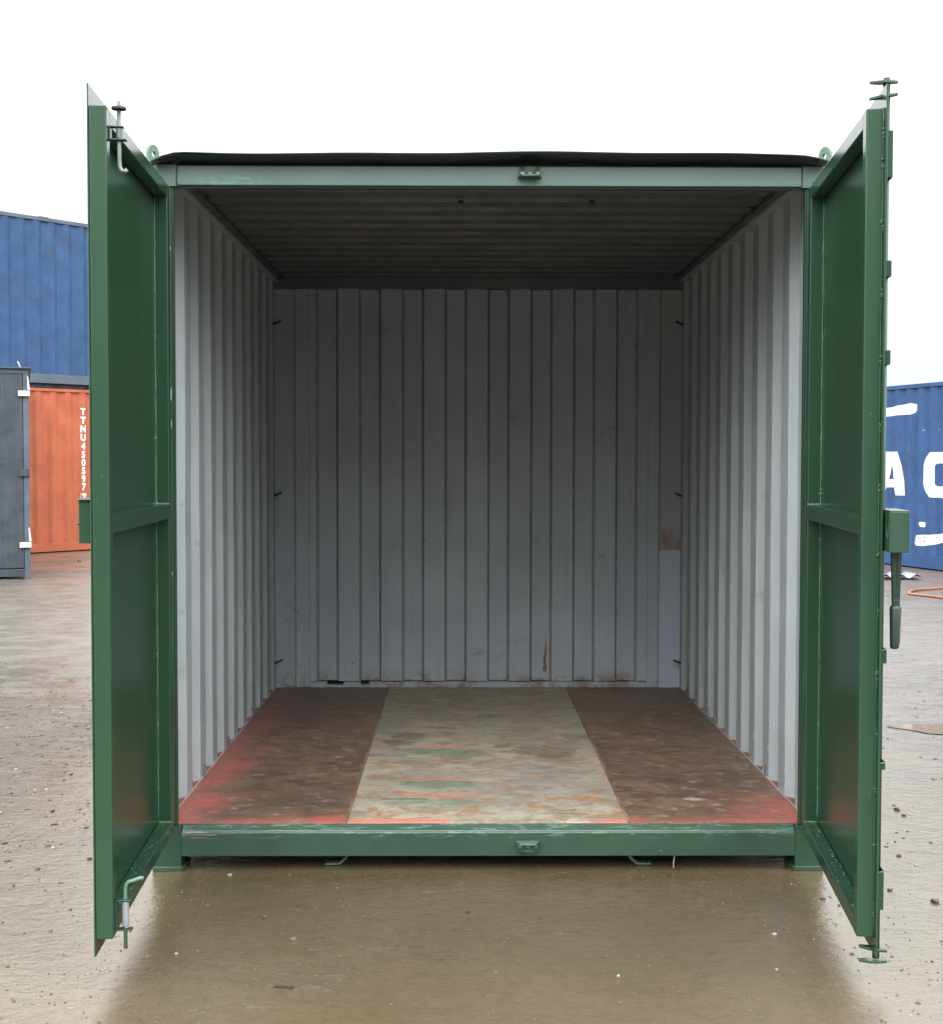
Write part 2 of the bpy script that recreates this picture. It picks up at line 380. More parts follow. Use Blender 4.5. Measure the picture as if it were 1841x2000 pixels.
def mat_mid():
    t = NT('scuffed_pale_floor_plate'); s = t.sep()
    n1 = t.noise(1, 10, .76, t.mapping((5, 7, 1))); n2 = t.noise(1, 9, .78, t.mapping((8, 12, 1), (2, 1, 0))); n3 = t.noise(1, 10, .8, t.mapping((13, 26, 1)))
    n4 = t.noise(1.6, 5, .6)
    c = t.mix(t.ramp(n1, .34, .64), (.19, .16, .115), (.44, .395, .305))
    c = t.mix(t.ramp(n4, .42, .64, 0, .6), c, (.24, .235, .225))
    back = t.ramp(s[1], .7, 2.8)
    c = t.mix(t.math('MULTIPLY', back, .6), c, (.15, .125, .10))  # middle plate darkened towards the rear to paint in the light falloff
    c = t.mix(t.math('MULTIPLY', t.ramp(t.noise(1, 6, .7, t.mapping((4, 8, 1), (5, 5, 0))), .50, .62, 0, .8), t.ramp(s[1], 1.7, 2.9)), c, (.20, .105, .05))
    c = t.mix(t.math('MULTIPLY', t.ramp(n2, .515, .575, 0, .85), t.ramp(s[1], 0, 2.2, 1, .4)), c, (.30, .155, .06))
    c = t.mix(t.ramp(t.noise(1, 6, .75, t.mapping((14, 30, 1), (1, 1, 0))), .58, .64, 0, .7), c, (.085, .065, .05))
    c = t.mix(t.ramp(n3, .60, .67, 0, .45), c, (.56, .53, .46))
    # greenish wash with red lines where the rails were sprayed
    g = t.math('MULTIPLY', t.ramp(s[0], -.40, -.28), t.ramp(s[0], -.10, .02, 1, 0))
    for y0 in (.366, .652, 1.29):
        b = t.math('MULTIPLY', t.ramp(s[1], y0-.16, y0-.02), t.ramp(s[1], y0-.0, y0+.02, 1, 0))
        c = t.mix(t.math('MULTIPLY', t.math('MULTIPLY', g, b), .55), c, (.10, .20, .13))
        b = t.math('MULTIPLY', t.ramp(s[1], y0+.0, y0+.03), t.ramp(s[1], y0+.04, y0+.13, 1, 0))
        c = t.mix(t.math('MULTIPLY', t.math('MULTIPLY', g, b), .5), c, (.50, .16, .11))
    wob = t.ramp(t.noise(3, 4), .3, .7, -.02, .02, False)
    fr = t.ramp(t.math('ADD', s[1], wob), .05, .085, 1, 0)
    lr = t.math('MAXIMUM', t.ramp(s[0], -.150, -.140, 1, 0), t.ramp(s[0], .30, .46, 0, 1))
    c = t.mix(t.math('MULTIPLY', t.math('MULTIPLY', fr, lr), .7), c, (.55, .17, .13))
    # round wet stains
    for (x, y, r) in ((-.36, 1.62, .085), (-.40, 1.45, .08), (.30, 1.25, .13), (.05, 2.15, .07), (.46, 1.62, .08), (.1, 1.38, .05)):
        a = t.n('ShaderNodeVectorMath'); a.operation = 'DISTANCE'; t.l(t.co, a.inputs[0]); a.inputs[1].default_value = (x, y, .178)
        d = t.math('ADD', a.outputs['Value'], t.ramp(t.noise(11, 4), .3, .7, -.02, .02))
        c = t.mix(t.ramp(d, r*.85, r*1.1, .5, 0), c, (.10, .075, .065))
    nb = t.bump(n3, .2, .003)
    return t.fin(c, t.ramp(n2, .3, .7, .35, .55), nb)
M['mid'] = mat_mid()
def mat_sill():
    t = NT('scraped_green_sill_paint'); s = t.sep()
    c = t.mix(t.ramp(t.noise(4, 5), .3, .7), (.018, .046, .029), (.026, .060, .039))
    n = t.noise(1, 7, .75, t.mapping((9, 50, 50)))
    top = t.ramp(s[2], .115, .14)
    c = t.mix(t.math('MULTIPLY', top, t.ramp(n, .52, .60, 0, .7)), c, (.10, .19, .14))
    n2 = t.noise(1, 7, .75, t.mapping((6, 70, 70), (4, 0, 0)))
    ends = t.math('MAXIMUM', t.ramp(s[0], -.95, -.70, 1, .0), t.ramp(s[0], .95, 1.08))
    c = t.mix(t.math('MULTIPLY', t.math('MULTIPLY', top, ends), t.ramp(n2, .54, .60, 0, .6)), c, (.22, .18, .19))
    c = t.mix(t.ramp(t.noise(60, 3), .72, .76, 0, .7), c, (.35, .42, .34))
    c = t.mix(t.math('MULTIPLY', t.ramp(s[2], .03, .0, 0, 1), t.ramp(t.noise(14, 5), .45, .6, 0, .8)), c, (.45, .20, .12))
    nb = t.bump(t.noise(50, 4), .2, .003)
    return t.fin(c, t.ramp(n, .3, .7, .3, .5), nb)
M['sill'] = mat_sill()
def mat_beam():
    t = NT('scuffed_sky_greyed_header_paint'); s = t.sep()
    c = t.mix(t.ramp(t.noise(2, 4), .3, .7), (.068, .112, .100), (.082, .130, .118))  # header green greyed and lightened to carry the sky's reflection
    a = t.math('MULTIPLY', t.math('MULTIPLY', t.ramp(s[0], -1.08, -1.03), t.ramp(s[0], -.86, -.80, 1, 0)), t.ramp(s[2], 2.555, 2.565, 1, 0))
    c = t.mix(t.math('MULTIPLY', a, t.ramp(t.noise(1, 6, .7, t.mapping((34, 90, 90))), .47, .60, 0, .8)), c, (.085, .21, .145))
    nb = t.bump(t.noise(3.5, 3), .15, .02); nb = t.bump(t.noise(60, 4), .12, .002, nb)
    return t.fin(c, .33, nb)
M['beam'] = mat_beam()
def mat_patch():
    t = NT('rust_bled_grey_paint'); s = t.sep()
    c = t.mix(t.ramp(s[2], .99, 1.0), (.36, .39, .45), (.28, .30, .31))
    r = t.math('MULTIPLY', t.ramp(s[2], .992, 1.0), t.ramp(s[2], 1.0, 1.20, 1, 0))
    r = t.math('MULTIPLY', r, t.ramp(t.noise(1, 5, .6, t.mapping((22, 22, 4))), .25, .75))
    c = t.mix(r, c, (.20, .075, .03))
    return t.fin(c, .5, t.bump(t.noise(30, 4), .15, .004))
M['patch'] = mat_patch()

# ------------------------------------------------------------------ ground
bm = B()
bmesh.ops.create_grid(bm, x_segments=40, y_segments=40, size=200)
obj('ground', bm, M['ground'], kind='structure')
def blob_poly(cx, cy, rx, ry, z, name, mat, n=46, rough=.18):
    bm = B(); vs = []; ph = [random.uniform(0, 6.28) for _ in range(7)]
    for i in range(n):
        a = 2*math.pi*i/n; r = 1 + sum(rough/(k+1)*math.sin((k+2)*a+ph[k]) for k in range(7))
        vs.append(bm.verts.new((cx+rx*r*math.cos(a), cy+ry*r*math.sin(a), z)))
    bm.faces.new(vs)
    return obj(name, bm, mat, kind='structure')
blob_poly(2.78, 2.67, .36, .17, .004, 'puddle', M['puddle'])

# loose grit, too small and many to count
def pebble(bm, x, y, r, zs=.6):
    mm = Matrix.Translation((x, y, r*zs*.35)) @ Matrix.Rotation(random.uniform(0, 6.28), 4, 'Z') @ Matrix.Diagonal((random.uniform(.7, 1.4), random.uniform(.6, 1.1), zs*random.uniform(.6, 1.1), 1))
    g = bmesh.ops.create_icosphere(bm, subdivisions=1, radius=r, matrix=mm)
    for v in g['verts']: v.co += Vector([random.uniform(-.15, .15)*r for _ in range(3)])
bm = B()
def under(x, y): return abs(x) < 1.26 and -.02 < y < 3.2
for i in range(1500):
    y = -2.3 + 13*random.random()**1.7
    xx = (abs(y)+5)*.40
    x = random.uniform(-xx, xx)
    if under(x, y): continue
    pebble(bm, x, y, random.choice((.002, .0025, .003, .004, .005, .007)))
for i in range(500):   # thicker scatter under the edges of the wet apron
    sx = random.choice((-1, 1)); x = sx*random.gauss(1.15, .16); y = random.uniform(-1.9, -.1)
    pebble(bm, x, y, random.choice((.002, .003, .004)))
for i in range(1500):
    x, y = random.gauss(-2.55, .55), random.gauss(2.6, .95)
    if random.random() < .25: x, y = random.gauss(-1.9, .3), random.gauss(-.2, 1.0)
    if random.random() < .15: x = -x*1.1
    if abs(x) < 1.4: continue
    pebble(bm, x, y, random.choice((.004, .006, .008, .010, .013)), .35)
gm = paint('wet_grit', (.075, .055, .045), .35, .5); gm2 = paint('pale_grit', (.26, .23, .19), .5, .3)
o = obj('loose_grit', bm, [gm, gm2], kind='stuff')
for p in o.data.polygons: p.material_index = 1 if (p.index//20) % 11 == 0 else 0
o['label'] = 'small loose grit scattered over the wet yard'; o['category'] = 'grit'
stones = [(-6.1+4.9, -.62, .012, 0), (-.59, -.62, .013, 0, 'small grey stone in front of the sill, left of centre'),]
def px_ground(u, v):   # photo pixel to ground point, worked out once with the camera above
    x, y, z = (u-920.5)/2663.87, 1., -(v-1000)/2663.87
    c, s = math.cos(pit), math.sin(pit); y, z = y*c+z*s, -y*s+z*c
    c, s = math.cos(yaw), math.sin(yaw); x, y = x*c+y*s, -x*s+y*c
    k = -1.5253/z; return (-.1079+x*k, -5.0222+y*k)
SM = paint('dark_red_stone', (.09, .045, .04), .4, .4); SG = paint('grey_stone', (.10, .09, .09), .4, .3); SW = paint('white_chip', (.26, .26, .25), .4, .1)
for u, v, r, mt, lb in [
    (575, 1836, .012, SG, 'grey pebble in the brown wet patch in front of the container sill'),
    (518, 1792, .009, SM, 'dark pebble on the wet ground left of centre in front of the container'),
    (450, 1711, .009, SW, 'white chip on the ground just below the left end of the sill'),
    (1752, 1581, .014, SM, 'dark red flake lying on the pale ground right of the right door'),
    (1765, 1592, .010, SM, 'small dark red stone beside the flake right of the right door'),
    (1826, 1761, .015, SM, 'dark stone near the right edge, level with the door bottom'),
    (1755, 1671, .010, SM, 'small dark stone on the pale ground beside the lower right door'),
    (1738, 1738, .010, SM, 'small brown stone right of the right door bottom corner'),
    (1607, 1755, .010, SM, 'brown pebble under the right door at the edge of the brown wet patch'),
    (176, 1679, .010, SM, 'brown pebble touching the left door edge in view'),
    (104, 1586, .010, SM, 'lone dark pebble on the ground left of the left door'),
    (156, 1098, .035, SM, 'dark lump on the orange mud in front of the orange container')]:
    bm = B(); x, y = px_ground(u, v)
    mm = Matrix.Rotation(random.uniform(0, 6), 4, 'Z') @ Matrix.Diagonal((1.25, .85, .65, 1))
    g = bmesh.ops.create_icosphere(bm, subdivisions=2, radius=r*.85, matrix=mm)
    for q in g['verts']: q.co *= random.uniform(.8, 1.15)
    o = obj('stone', bm, mt); o.location = (x, y, r*.35); tag(o, lb, 'stone', 'stones lying on the yard')
bm = B(); x, y = px_ground(556, 1930); box(bm, -.028, .028, -.006, .006, 0, .006)
for q in bm.verts: q.co += Vector([random.uniform(-.003, .003) for _ in range(3)])
o = obj('wood_splinter', bm, paint('brown_wood', (.055, .036, .024), .6, .3)); o.location = (x, y, .001); o.rotation_euler = (0, 0, R(-12))
tag(o, 'flat brown splinter of wood in the wet patch at the bottom of the view', 'wood splinter')

# ------------------------------------------------------------------ main container
T = thing('open_storage_container', 'green ten-foot steel container with both doors open and grey inside', 'container')
HW, YB = 1.246, 3.16
# corner posts
for sx in (-1, 1):
    bm = B()
    prism(bm, [(sx*HW, 0), (sx*1.166, 0), (sx*1.166, .010), (sx*1.155, .010), (sx*1.155, .032), (sx*1.200, .034), (sx*1.200, .12), (sx*HW, .12)], 'z', 0.17, 2.603)
    box(bm, sx*HW, sx*1.1408, 0, .12, .004, .1695)
    obj('corner_post', bm, M['green'], T, bev=.003)
    bm = B()
    box(bm, sx*(HW), sx*1.19, YB-.045, YB, .004, 2.603); obj('corner_post', bm, M['green'], T)
    # foot plate
    bm = B(); prism(bm, [(sx*1.2475, -.002), (sx*1.1385, -.002), (sx*1.130, .012), (sx*1.130, .13), (sx*1.2475, .13)], 'z', 0, .018)
    obj('foot_casting', bm, M['green_worn'], T, bev=.003)
    # white gasket fleck line / rain seal on the post
    bm = B(); weld(bm, ((sx*1.166, -.0005, .18), (sx*1.166, -.0005, 2.52)), .0011, [random.random() for _ in range(3)], .002)
    obj('post_seam', bm, M['green'], T)
for z, h in ((1.77, .03), (1.66, .022), (1.11, .006), (2.30, .012)):
    bm = B(); bmesh.ops.create_icosphere(bm, subdivisions=2, radius=.5, matrix=Matrix.Translation((-1.1665, -.0006, z)) @ Matrix.Diagonal((.004, .0025, h*2, 1)))
    obj('paint_fleck', bm, M['tab'], T, smooth=True)
# sill
bm = B(); prism(bm, [(0, .056), (0, .144), (.006, .150), (.034, .170), (.07, .170), (.07, .056)], 'x', -1.1400, 1.1400)
obj('sill_beam', bm, M['sill'], T, bev=.003)
bm = B(); weld(bm, ((-1.12, .006, .150), (1.12, .006, .150)), .002, [], .003); obj('sill_edge', bm, M['green_light'], T)
# header
bm = B(); prism(bm, [(-.004, 2.528), (-.004, 2.60), (.05, 2.60), (.05, 2.528)], 'x', -1.140, 1.140)
obj('header_beam', bm, M['beam'], T, bev=.004)
for sx in (-1, 1):
    bm = B(); box(bm, sx*1.1408, sx*HW, -.003, 0-.0005, 2.525, 2.602); obj('header_end_plate', bm, M['beam'], T)
    bm = B(); weld(bm, ((sx*1.1412, -.004, 2.53), (sx*1.1412, -.004, 2.60)), .0018, [.1, .5], .003); obj('header_weld', bm, M['green'], T)
bm = B(); box(bm, -1.153, 1.153, .010, .045, 2.5225, 2.5275); obj('header_lip', bm, M['green'], T)
# rain hood: roof sheet turned forward over the header, drooping at its ends
bm = B(); nx = 60; rows = []
for yy, dz in ((.10, -.004), (.0, .0), (-.045, .014), (-.078, .022)):
    row = []
    for i in range(nx+1):
        x = -1.218 + 2.436*i/nx
        zz = 2.608 + dz + .004*math.sin(x*3.1+.6) + .002*math.sin(x*9)
        a = max(0, abs(x)-1.10)/.118
        zz -= (.036 if x < 0 else .020)*a*a*(0.35 + (dz > 0)*.65) if a > 0 else 0
        zz = max(zz, 2.6055 if yy > -.01 else 2.58)
        row.append(bm.verts.new((x, yy, zz)))
    rows.append(row)
for a, b in zip(rows, rows[1:]):
    for i in range(nx): bm.faces.new((a[i], a[i+1], b[i+1], b[i]))
o = obj('rain_hood', bm, paint('shade_darkened_green', (.010, .018, .016), .35, .1, bump=.05), T, smooth=True)  # hood green painted near black for the shade on its underside
md = o.modifiers.new('t', 'SOLIDIFY'); md.thickness = .004; md.offset = 1
# roof, corrugated across
bm = B()
prof = corr(.10, YB, .10, .209, .07, .012, .115, 0, .016)
def roof_sheet(bm, prof, z, x0, x1, th):
    F = [[bm.verts.new((x, s, z+d+t)) for (s, d) in prof] for t in (0, th) for x in (x0, x1)]
    n = len(prof)
    for i in range(n-1):
        bm.faces.new((F[0][i], F[0][i+1], F[1][i+1], F[1][i])).material_index = 0
        bm.faces.new((F[2][i], F[3][i], F[3][i+1], F[2][i+1])).material_index = 1
        for a, b in ((0, 2), (1, 3)): bm.faces.new((F[a][i], F[b][i], F[b][i+1], F[a][i+1])).material_index = 1
    for i in (0, n-1): bm.faces.new((F[0][i], F[1][i], F[3][i], F[2][i]))
roof_sheet(bm, prof, 2.607, -1.18, 1.18, .003)
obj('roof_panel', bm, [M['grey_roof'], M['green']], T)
bm = B(); box(bm, -1.178, 1.178, .085, .125, 2.6035, 2.634); obj('roof_stop', bm, M['green'], T)
bm = B(); box(bm, -1.176, 1.176, YB-.03, YB-.013, 2.6065, 2.634); obj('roof_stop', bm, M['green'], T)
for sx in (-1, 1):   # top side rails
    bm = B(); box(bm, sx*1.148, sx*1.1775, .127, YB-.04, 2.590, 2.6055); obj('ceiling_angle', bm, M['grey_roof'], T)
    bm = B(); box(bm, sx*1.178, sx*HW, .1205, YB-.0125, 2.578, 2.634); obj('top_side_rail', bm, [M['grey_in']], T)
    bm = B(); box(bm, sx*1.206, sx*HW, .121, YB-.046, .03, .172); obj('bottom_side_rail', bm, M['rail_red'], T)
# side walls (inside faces grey, outside green)
for sx in (-1, 1):
    prof = corr(.10, YB-.05, .722, .2855, .112, .034, .1055, 1.204, 1.236)
    bm = B(); nz = 9; zs = [.172+(2.579-.172)*i/(nz-1) for i in range(nz)]
    P2 = [(sx*(1.204 + (d-1.204)), s) for s, d in prof]
    F = []; K = []
    for zi, z in enumerate(zs):
        j = [random.uniform(-.0022, .0022) if 0 < zi < nz-1 else 0 for _ in P2]
        F.append([bm.verts.new((x+a*.8, y+a, z)) for (x, y), a in zip(P2, j)])
        K.append([bm.verts.new((x+a*.8+sx*.0025, y+a, z)) for (x, y), a in zip(P2, j)])
    for zi in range(nz-1):
        for i in range(len(P2)-1):
            bm.faces.new((F[zi][i], F[zi][i+1], F[zi+1][i+1], F[zi+1][i])).material_index = 0
            bm.faces.new((K[zi][i], K[zi][i+1], K[zi+1][i+1], K[zi+1][i])).material_index = 1
    for zi in (0, nz-1):
        for i in range(len(P2)-1): bm.faces.new((F[zi][i], F[zi][i+1], K[zi][i+1], K[zi][i]))
    for i in (0, len(P2)-1):
        for zi in range(nz-1): bm.faces.new((F[zi][i], F[zi+1][i], K[zi+1][i], K[zi][i]))
    wl = obj('side_wall', bm, [M['grey_in'], M['green']], T)
    for i in range(10):   # chipped pale filler marks near the foot of the ribs
        y = .74 + .2855*(i % 8) + random.choice((.0, .105)); z = .172 + random.random()**2*.5+.03
        bm = B(); bmesh.ops.create_icosphere(bm, subdivisions=2, radius=.5, matrix=Matrix.Translation((sx*1.2035, y, z)) @ Matrix.Diagonal((.002, random.uniform(.006, .016), random.uniform(.010, .03), 1)))
        obj('paint_splash', bm, M['white'] if i % 3 else M['scrap'], wl, smooth=True)
# back wall
prof = [(-.998, 0)]
for k in range(8):
    a = -.945 + k*.2533
    prof += [(a-.015, 0), (a, .038), (a+.103, .038), (a+.118, 0)]
prof += [(1.004, 0)]
prof = [(s, 3.063+d) for s, d in prof]
bm = B(); sheet(bm, prof, .003, .215, 2.537, jitter=.0006)
bw = obj('back_wall', bm, [M['grey_back'], M['green']], T)
for x0, x1 in ((-1.081, -.999), (1.005, 1.071)):
    bm = B(); box(bm, x0, x1, 3.060, 3.10, .1765, 2.537); obj('panel_frame', bm, M['grey_back'], bw, bev=.003)
bm = B(); nx = 40; PL = [(1.004, .1785), (-.998, .1785)]
for i in range(nx):   # ragged lower ledge
    x0 = -.998 + 2.002*i/nx; x1 = -.998 + 2.002*(i+1)/nx
    t = random.uniform(-.0015, .0015); h = .193 if i in (2, 3, 6) else .211+t
    PL += [(x0, h), (x1, h)]
prism(bm, PL, 'y', 3.053, 3.10)
obj('bottom_ledge', bm, M['grey_back'], bw)
bm = B(); box(bm, -1.205, 1.205, 3.056, 3.12, 2.5375, 2.606); obj('top_ledge', bm, M['grey_roof'], bw)  # ledge takes the darkened ceiling grey, painting in shade at the top
for sx, mt in ((-1, M['grey_back']), (1, M['patch'])):
    bm = B(); box(bm, sx*1.0715 if sx > 0 else -1.0815, sx*1.24, 3.085, 3.11, .172, 2.537); obj('corner_panel', bm, mt, bw)
    for z in (2.336, 1.329, .338):
        bm = B(); tube(bm, [(sx*1.215, 3.03, z-.012), (sx*1.19, 3.02, z-.006), (sx*1.158, 3.015, z+.010)], .0065, 8); obj('lashing_bar', bm, M['black'], bw, smooth=True)
bm = B(); box(bm, -1.24, 1.24, YB-.012, YB, .05, 2.6); obj('rear_skin', bm, M['green'], T)
# rust streak on a recess of the back wall
bm = B(); vs = [bm.verts.new((x, 3.0990, z)) for x, z in ((.4075, .49), (.402, .43), (.396, .38), (.390, .33), (.3935, .30), (.386, .285), (.392, .262), (.400, .272), (.407, .262), (.411, .30), (.406, .34), (.4115, .38), (.4085, .44))]
bm.faces.new(vs); g = bmesh.ops.extrude_face_region(bm, geom=list(bm.faces))
for v in [q for q in g['geom'] if isinstance(q, bmesh.types.BMVert)]: v.co.y += .0015
obj('rust_streak', bm, paint('brown_rust', (.17, .105, .06), .8, .5), bw)
# ceiling bolts
for x, y in ((-.106, .69), (.437, .682)):
    bm = B(); tube(bm, [(x, y, 2.595), (x, y, 2.606)], .012, 10); obj('roof_bolt', bm, M['black'], T)
# floor
bm = B(); box(bm, -1.196, -.5320, .0345, 3.05, .150, .1765); obj('floor_board', bm, M['ply_l'], T, label='dark plywood floor board edged with red paint along the left wall')
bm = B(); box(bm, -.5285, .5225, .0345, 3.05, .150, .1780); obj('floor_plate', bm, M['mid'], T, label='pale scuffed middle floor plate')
bm = B(); box(bm, .5275, 1.196, .0345, 3.05, .150, .1765); obj('floor_board', bm, M['ply_r'], T, label='dark plywood floor board along the right wall')
for k, (x0, x1) in enumerate(((-1.17, -.56), (.555, 1.17))):
    bm = B()
    for y in (.14, .38, .66, .98, 1.3, 1.7, 2.1, 2.5):
        for q in ((0,) if k == 0 else (4,)):
            x = x0+(x1-x0)*q/4+random.uniform(-.02, .05)*(1-2*k)
            tube(bm, [(x, y, .1755), (x, y, .1769)], .0045, 8)
    obj('screw_heads', bm, M['black'], T, kind='stuff')
for x in (-.531, .525):
    bm = B(); box(bm, x-.0060, x+.0060, .0335, 3.05, .1766, .1792); obj('joint_strip', bm, paint('rusty_joint', (.17, .105, .065), .6, .4, rust=.3), T)
for sx in (-1, 1):
    bm = B(); box(bm, sx*1.1965, sx*1.2030, .08, 3.05, .150, .1795); obj('floor_edge_trim', bm, M['pale_strip'], T)
    for y in (.75, 1.35, 2.1, 2.75):
        if (sx, y) in ((-1, 2.75), (1, 1.35)): continue
        bm = B(); tube(bm, [(sx*1.19, y, .178), (sx*1.185, y+.005, .195), (sx*1.20, y+.03, .225)], .004, 8); obj('lashing_pin', bm, M['rod'], T, smooth=True)
# welded cleats on the middle plate
for x0, x1, y in ((-.329, -.15, 1.29), (-.320, -.071, .652), (-.409, -.246, .366)):
    bm = B(); prism(bm, [(x0, y-.006), (x1, y-.009), (x1+.012, y), (x1, y+.005), (x0, y+.005), (x0-.012, y)], 'z', .1775, .1815)
    obj('floor_cleat', bm, M['green_light'], T, bev=.001)
# underside: cross members and bent skid feet
for y in (.155, .6, 1.2, 1.8, 2.4, 3.0):
    bm = B(); box(bm, -1.2, 1.2, y, y+.045, .014, .149); obj('cross_member', bm, M['black'], T)  # black instead of red-brown primer, painting the shade under the floor
for x, s in ((-.575, 1), (.575, -1)):
    bm = B(); P = []
    pr = [(.05, .060), (.035, .03), (.012, .010), (-.04, .008), (-.04, .002), (.016, .003), (.043, .026), (.058, .060)]
    prism(bm, [(x+s*a, z) for a, z in pr], 'y', .07, .11); obj('skid_foot', bm, M['green_light'], T, bev=.001)
bm = B(); tube(bm, [(.693, .02, .06), (.694, .018, .045), (.690, .016, .025), (.691, .016, .006)], .0016, 6); obj('hanging_wire', bm, M['tab'], T)
bm = B(); tube(bm, [(-1.13, .045, .058), (-.85, .045, .050), (-.62, .045, .052)], .005, 6); obj('drip_rail', bm, M['rod'], T)
# lifting lugs
for sx in (-1, 1):
    bm = B(); ring = []; n = 20
    lug = [(-.030, -.02)] + [(-.030*math.cos(math.pi*i/12)*1, .030+.034*math.sin(math.pi*i/12)) for i in range(13)] + [(.030, -.02)]
    hole = [(.011*math.cos(2*math.pi*i/16+math.pi), .028+.011*math.sin(2*math.pi*i/16+math.pi)) for i in range(16)]
    for t in (-.006, .006):
        pass
    V = {}
    for t in (-.006, .006):
        ov = [bm.verts.new((a, t, z)) for a, z in lug]; hv = [bm.verts.new((a, t, z)) for a, z in hole]
        eo = [bm.edges.new((ov[i], ov[(i+1) % len(ov)])) for i in range(len(ov))]
        eh = [bm.edges.new((hv[i], hv[(i+1) % 16])) for i in range(16)]
        bmesh.ops.triangle_fill(bm, edges=eo+eh, use_beauty=True); V[t] = (ov, hv)
    for a, b in zip(V[-.006], V[.006]):
        for i in range(len(a)): bm.faces.new((a[i], a[(i+1) % len(a)], b[(i+1) % len(a)], b[i]))
    o = obj('lifting_lug', bm, M['green_light'], T); o.location = (sx*1.238, .05, 2.622); o.rotation_euler = (0, 0, R(sx*-62))
    bm = B(); box(bm, sx*1.17, sx*1.275, .01, .10, 2.6045, 2.612); obj('lug_base', bm, M['green'], T)
# lock keepers on header and sill
def keeper(zc, flip):
    bm = B(); f = -1 if flip else 1
    x0, x1 = .100, .188; z0 = zc-.022*f; y = -.0045
    prism(bm, [(x0, z0), (x1, z0), (x1-.012, z0+.044*f), (x0+.012, z0+.044*f)], 'y', y, y-.006)     # back plate
    prism(bm, [(x0, y-.006), (x1, y-.006), (x1-.014, y-.045), (x0+.014, y-.045)], 'z', z0, z0+.007*f)     # ledge
    for a, b in ((x0+.008, x0+.026), (x1-.022, x1-.008)):
        prism(bm, [(y-.006, z0+.007*f), (y-.038, z0+.007*f), (y-.034, z0+.018*f), (y-.012, z0+.042*f), (y-.006, z0+.042*f)], 'x', a, b)
    prism(bm, [(y-.030, z0+.007*f), (y-.038, z0+.007*f), (y-.036, z0+.018*f), (y-.030, z0+.018*f)], 'x', .137, .152)
    return bm
obj('lock_keeper', keeper(2.577, False), M['green_worn'], T, bev=.002)
obj('lock_keeper', keeper(.094, True), M['green_light'], T, bev=.002)

# ------------------------------------------------------------------ doors
def door(sx, hx, hy, ang, ln, lip, label):
    s = 1 if sx < 0 else -1
    z0, z1, f0, f1, t = .113, 2.574, .163, 2.515, .049
    bm = B(); box(bm, 0, ln, -s*.005, 0, z0, z1)
    D = obj('door', bm, M['green'], T, label=label, bev=.001)
    D.location = (sx*hx, hy, 0)
    ux, uy = (-sx*math.sin(ang), -math.cos(ang))
    D.rotation_euler = (0, 0, math.atan2(uy, ux))
    def bx(u0, u1, n0, n1, a, b): return box(B(), u0, u1, s*n0, s*n1, a, b)
    e = ln-lip
    obj('stile', bx(0, t, .0006, t, f0+.0012, f1-.0012), M['green'], D, bev=.004)
    obj('stile', bx(e-t, e, .0006, t, f0, f1), M['green'], D, bev=.004)
    obj('rail', bx(t+.0005, e-t-.0005, .0006, t-.001, f0, f0+t), M['green_wet'], D, bev=.004)
    obj('rail', bx(t+.0005, e-t-.0005, .0006, t-.001, f1-t, f1), M['green'], D, bev=.004)
    obj('rail', bx(t+.0005, e-t-.0005, .0006, t-.001, 1.315, 1.368), M['green'], D, bev=.004)
    bm = B(); weld(bm, ((t+.001, s*.002, f0+t), (t+.001, s*.002, f1-t)), .0022, [.055, .16, .27, .37, .455, .535, .62, .70, .78, .855, .925], .0045)
    obj('weld_seam', bm, M['green_light'], D, smooth=True)
    for a, b in (((t+.002, s*.004, f0+t+.001), (t+.002, s*(t-.004), f0+t+.001)), ((t+.002, s*.004, 1.369), (t+.002, s*(t-.004), 1.369))):
        bm = B(); weld(bm, (a, b), .003, [.1, .3, .5, .7, .9], .004); obj('weld_bead', bm, M['green_light'], D, smooth=True)
    if lip > 0:
        bm = B(); weld(bm, ((e+.001, s*.002, f0), (e+.001, s*.002, f1)), .0025, [.03, .115, .18, .25, .32, .395, .47, .545, .62, .70, .78, .86, .935, .97], .006)
        obj('weld_seam', bm, M['green_worn'], D, smooth=True)
    # hinges on the outer face
    for z in (.35, .85, 1.6, 2.3):
        bm = B(); tube(bm, [(-.006, -s*.014, z), (-.006, -s*.014, z+.12)], .012, 12); box(bm, 0.004, .07, -s*.0115, -s*.0055, z+.005, z+.115)
        obj('hinge', bm, M['green'], D)
    # rain and wash droplets on the bottom rail
    bm = B()
    for i in range(46 if sx > 0 else 22):
        u = random.uniform(t+.02, e-t-.02); n = random.uniform(.006, t-.006)
        mm = Matrix.Translation((u, s*n, f0+t+.0004)) @ Matrix.Diagonal((random.uniform(1, 2.2), random.uniform(.6, 1.1), .35, 1))
        bmesh.ops.create_icosphere(bm, subdivisions=2, radius=random.uniform(.0012, .0030), matrix=mm)
    o = obj('water_droplets', bm, M['drop'], D, smooth=True, kind='stuff')
    return D, bx, s, e, t
tt = NT('clear_water'); tt.b.inputs['Transmission Weight'].default_value = .6
M['drop'] = tt.fin((.35, .55, .45), .05, None, ior=1.33)
DL, bx, s, e, t = door(-1, 1.2043, -.0564, .0557, 1.128, 0., 'left door of the container, with spring bolts top and bottom')
